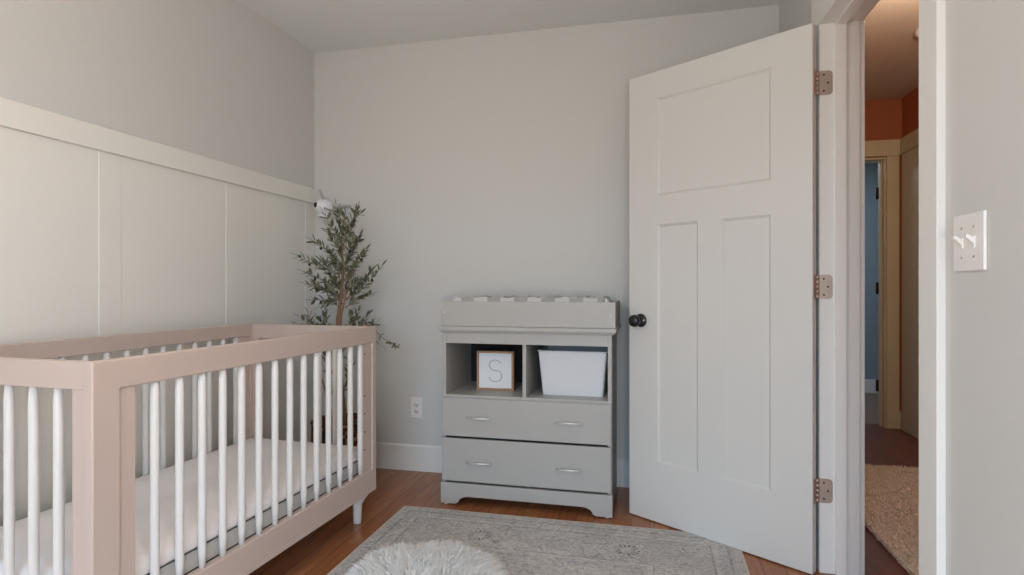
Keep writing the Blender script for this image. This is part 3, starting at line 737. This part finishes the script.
def branch(pts, nl, L=.036, rad=.0028):
    P = [Vector(p) for p in pts]
    # Catmull-like resample
    fine = []
    for i in range(len(P)-1):
        for q in range(6): t = q/6; fine.append(P[i].lerp(P[i+1], t))
    fine.append(P[-1])
    for _ in range(2): fine = [fine[0]] + [(fine[i-1]+fine[i]*2+fine[i+1])/4 for i in range(1, len(fine)-1)] + [fine[-1]]
    k = len(fine); tube(twig, fine, [rad*(1-.75*i/k) for i in range(k)], 5)
    for j in range(nl):
        t = .18 + .82*(j+random.random()*.6)/nl; idx = min(k-2, int(t*(k-1))); p = fine[idx]; d = (fine[idx+1]-fine[idx]).normalized()
        a = random.uniform(0, 2*PI)
        o = d.orthogonal().normalized(); o = Matrix.Rotation(a, 3, d) @ o
        for s in (1, -1):
            dd = (d*random.uniform(.5, 1.1) + o*s*random.uniform(.6, 1) + Vector((0, 0, .15))).normalized()
            leaf(p, dd, L*random.uniform(.7, 1.2), Vector((random.uniform(-.6, .6), random.uniform(-.6, .6), 1)))
    leaf(fine[-1], (fine[-1]-fine[-2]).normalized(), L, Vector((.3, .2, 1)))
    return fine
B = [((343, 262), (337, 235), (323, 212), .02, 7), ((343, 255), (341, 230), (336, 206), -.03, 9), ((344, 250), (352, 228), (357, 208), .02, 9),
     ((344, 240), (350, 222), (360, 214), -.05, 7), ((342, 275), (330, 252), (312, 240), .0, 9), ((341, 285), (322, 268), (297, 256), -.02, 11),
     ((342, 290), (326, 282), (304, 272), .04, 9), ((341, 300), (327, 290), (306, 284), -.04, 10), ((340, 308), (330, 300), (312, 300), .03, 7),
     ((345, 285), (357, 265), (366, 250), .0, 9), ((344, 270), (354, 250), (360, 236), .04, 9), ((345, 300), (358, 288), (373, 270), .03, 9),
     ((346, 300), (362, 290), (382, 266), -.03, 8), ((345, 308), (356, 300), (372, 294), .03, 8), ((343, 262), (336, 246), (327, 228), -.05, 9),
     ((343, 280), (348, 258), (352, 240), -.07, 10), ((342, 285), (335, 265), (330, 250), .07, 9), ((342, 295), (334, 280), (325, 262), -.08, 10),
     ((344, 292), (350, 276), (356, 262), .08, 9), ((343, 250), (346, 232), (345, 214), .05, 8), ((342, 300), (334, 300), (322, 306), -.05, 6),
     ((343, 275), (338, 262), (318, 262), -.02, 8), ((343, 296), (352, 286), (362, 280), -.07, 8), ((343, 305), (336, 292), (318, 288), .05, 8)]
for a, m_, t, dd, nl in B:
    ln = branch([tp(*a), tp(*m_, dd*.6), tp(*t, dd)], int(nl*1.7), .046, .0028)
    if random.random() < .75: fruit.append(ln[int(len(ln)*.75)] + Vector((0, 0, -.012)))
# low side shoots, seen above and through the crib
for a, m_, t, dd, nl in [((339, 350), (325, 335), (300, 318), -.02, 7), ((338, 345), (328, 332), (318, 318), .05, 7), ((330, 370), (312, 338), (296, 326), .02, 5), ((338, 345), (348, 332), (353, 312), .03, 6),
                         ((340, 350), (354, 335), (368, 315), -.02, 7), ((342, 352), (360, 330), (380, 345), -.04, 4), ((340, 345), (362, 322), (374, 324), .02, 5),
                         ((338, 345), (318, 338), (308, 313), .03, 7), ((339, 350), (322, 335), (312, 322), -.05, 6), ((338, 348), (326, 330), (325, 312), -.03, 6), ((340, 348), (352, 330), (358, 312), -.03, 7),
                         ((341, 350), (356, 338), (376, 322), .04, 6), ((343, 390), (334, 380), (322, 345), -.03, 4), ((342, 400), (348, 375), (353, 335), -.05, 5), ((340, 420), (332, 395), (322, 362), .02, 3)]:
    branch([tp(*a), tp(*m_, dd*.6), tp(*t, dd)], int(nl*1.7), .044, .0028)
b_ = branch([tp(341, 345), tp(368, 322, -.03), tp(382, 338, -.05), tp(397, 347, -.06)], 2, .03, .0028)
for q in range(18): leaf(b_[-1-(q % 4)], Vector((random.uniform(-.6, 1), random.uniform(-.5, .5), random.uniform(-.5, .8))).normalized(), random.uniform(.02, .034), Vector((random.uniform(-1, 1), -1, .4)))
fruit += [tp(353, 322, .02), tp(330, 326, -.02), tp(322, 222, .02)]
obj('trunk', trunk, M['bark'], tree)
obj('twigs', twig, M['bark'], tree)
obj('foliage', leaves, [M['leaf'], M['leaf2']], tree)
for p in fruit[:14]:
    obj('olive', lathe(bmesh.new(), [(.0005, -.010), (.005, -.008), (.0072, -.001), (.006, .006), (.0005, .0095)], 10, c=tuple(p)), M['olive'], tree)['label'] = 'dark olive fruit'

# ------------------------------------------------------------------ baby monitor camera clipped up in the corner
def wp(u, v, D_): 
    p = F2*D_ + R2v*((u-512)/FPX*D_); return Vector((p.x, p.y, CAM_H + (287.5-v)/FPX*D_))
cp = wp(325, 207, 3.38)
bc = thing('baby_monitor_camera', 'white round baby monitor camera on a bracket in the corner above the olive tree', 'camera', tuple(cp))
view = (-Vector((cp.x, cp.y, 0))).normalized()
face = (Vector((-.52, -.85, .12))).normalized()
q = face.to_track_quat('Z', 'Y').to_matrix().to_4x4()
obj('head', lathe(bmesh.new(), [(.0005, -.046), (.022, -.043), (.038, -.030), (.0455, -.010), (.046, .008), (.040, .030), (.030, .044), (.024, .056), (.021, .060), (.019, .060), (.017, .055), (.0005, .055)], 32, mtx=q), M['camwhite'], bc)
obj('lens', lathe(bmesh.new(), [(.0005, .0555), (.0165, .0555), (.015, .062), (.009, .066), (.0005, .0675)], 24, mtx=q), M['knob'], bc)
obj('collar', lathe(bmesh.new(), [(.0463, -.004), (.0485, -.004), (.0485, .006), (.0463, .006)], 32, mtx=Matrix.Rotation(.5, 4, 'Y'), caps=False), M['camgrey'], bc)
obj('stand', lathe(bmesh.new(), [(.0005, -.062), (.040, -.062), (.043, -.054), (.036, -.044), (.028, -.034), (.0005, -.036)], 28), M['camwhite'], bc)
an = wp(319.5, 190, 3.40) - cp; b0 = wp(324, 201, 3.40) - cp
obj('antenna', tube(bmesh.new(), [b0, an], [.0085, .007], 10), M['camgrey'], bc)
e1 = wp(345, 203.5, 3.44); 
yb = YB - .004 - cp.y
b = bmesh.new(); box(b, .02, .092, yb-.008, yb+.003, .008, .026)
tube(b, [Vector((.0, .03, .0)), Vector((.03, yb-.02, .012)), Vector((.045, yb-.004, .017))], .008, 10)
obj('bracket', b, M['camgrey'], bc, .001)
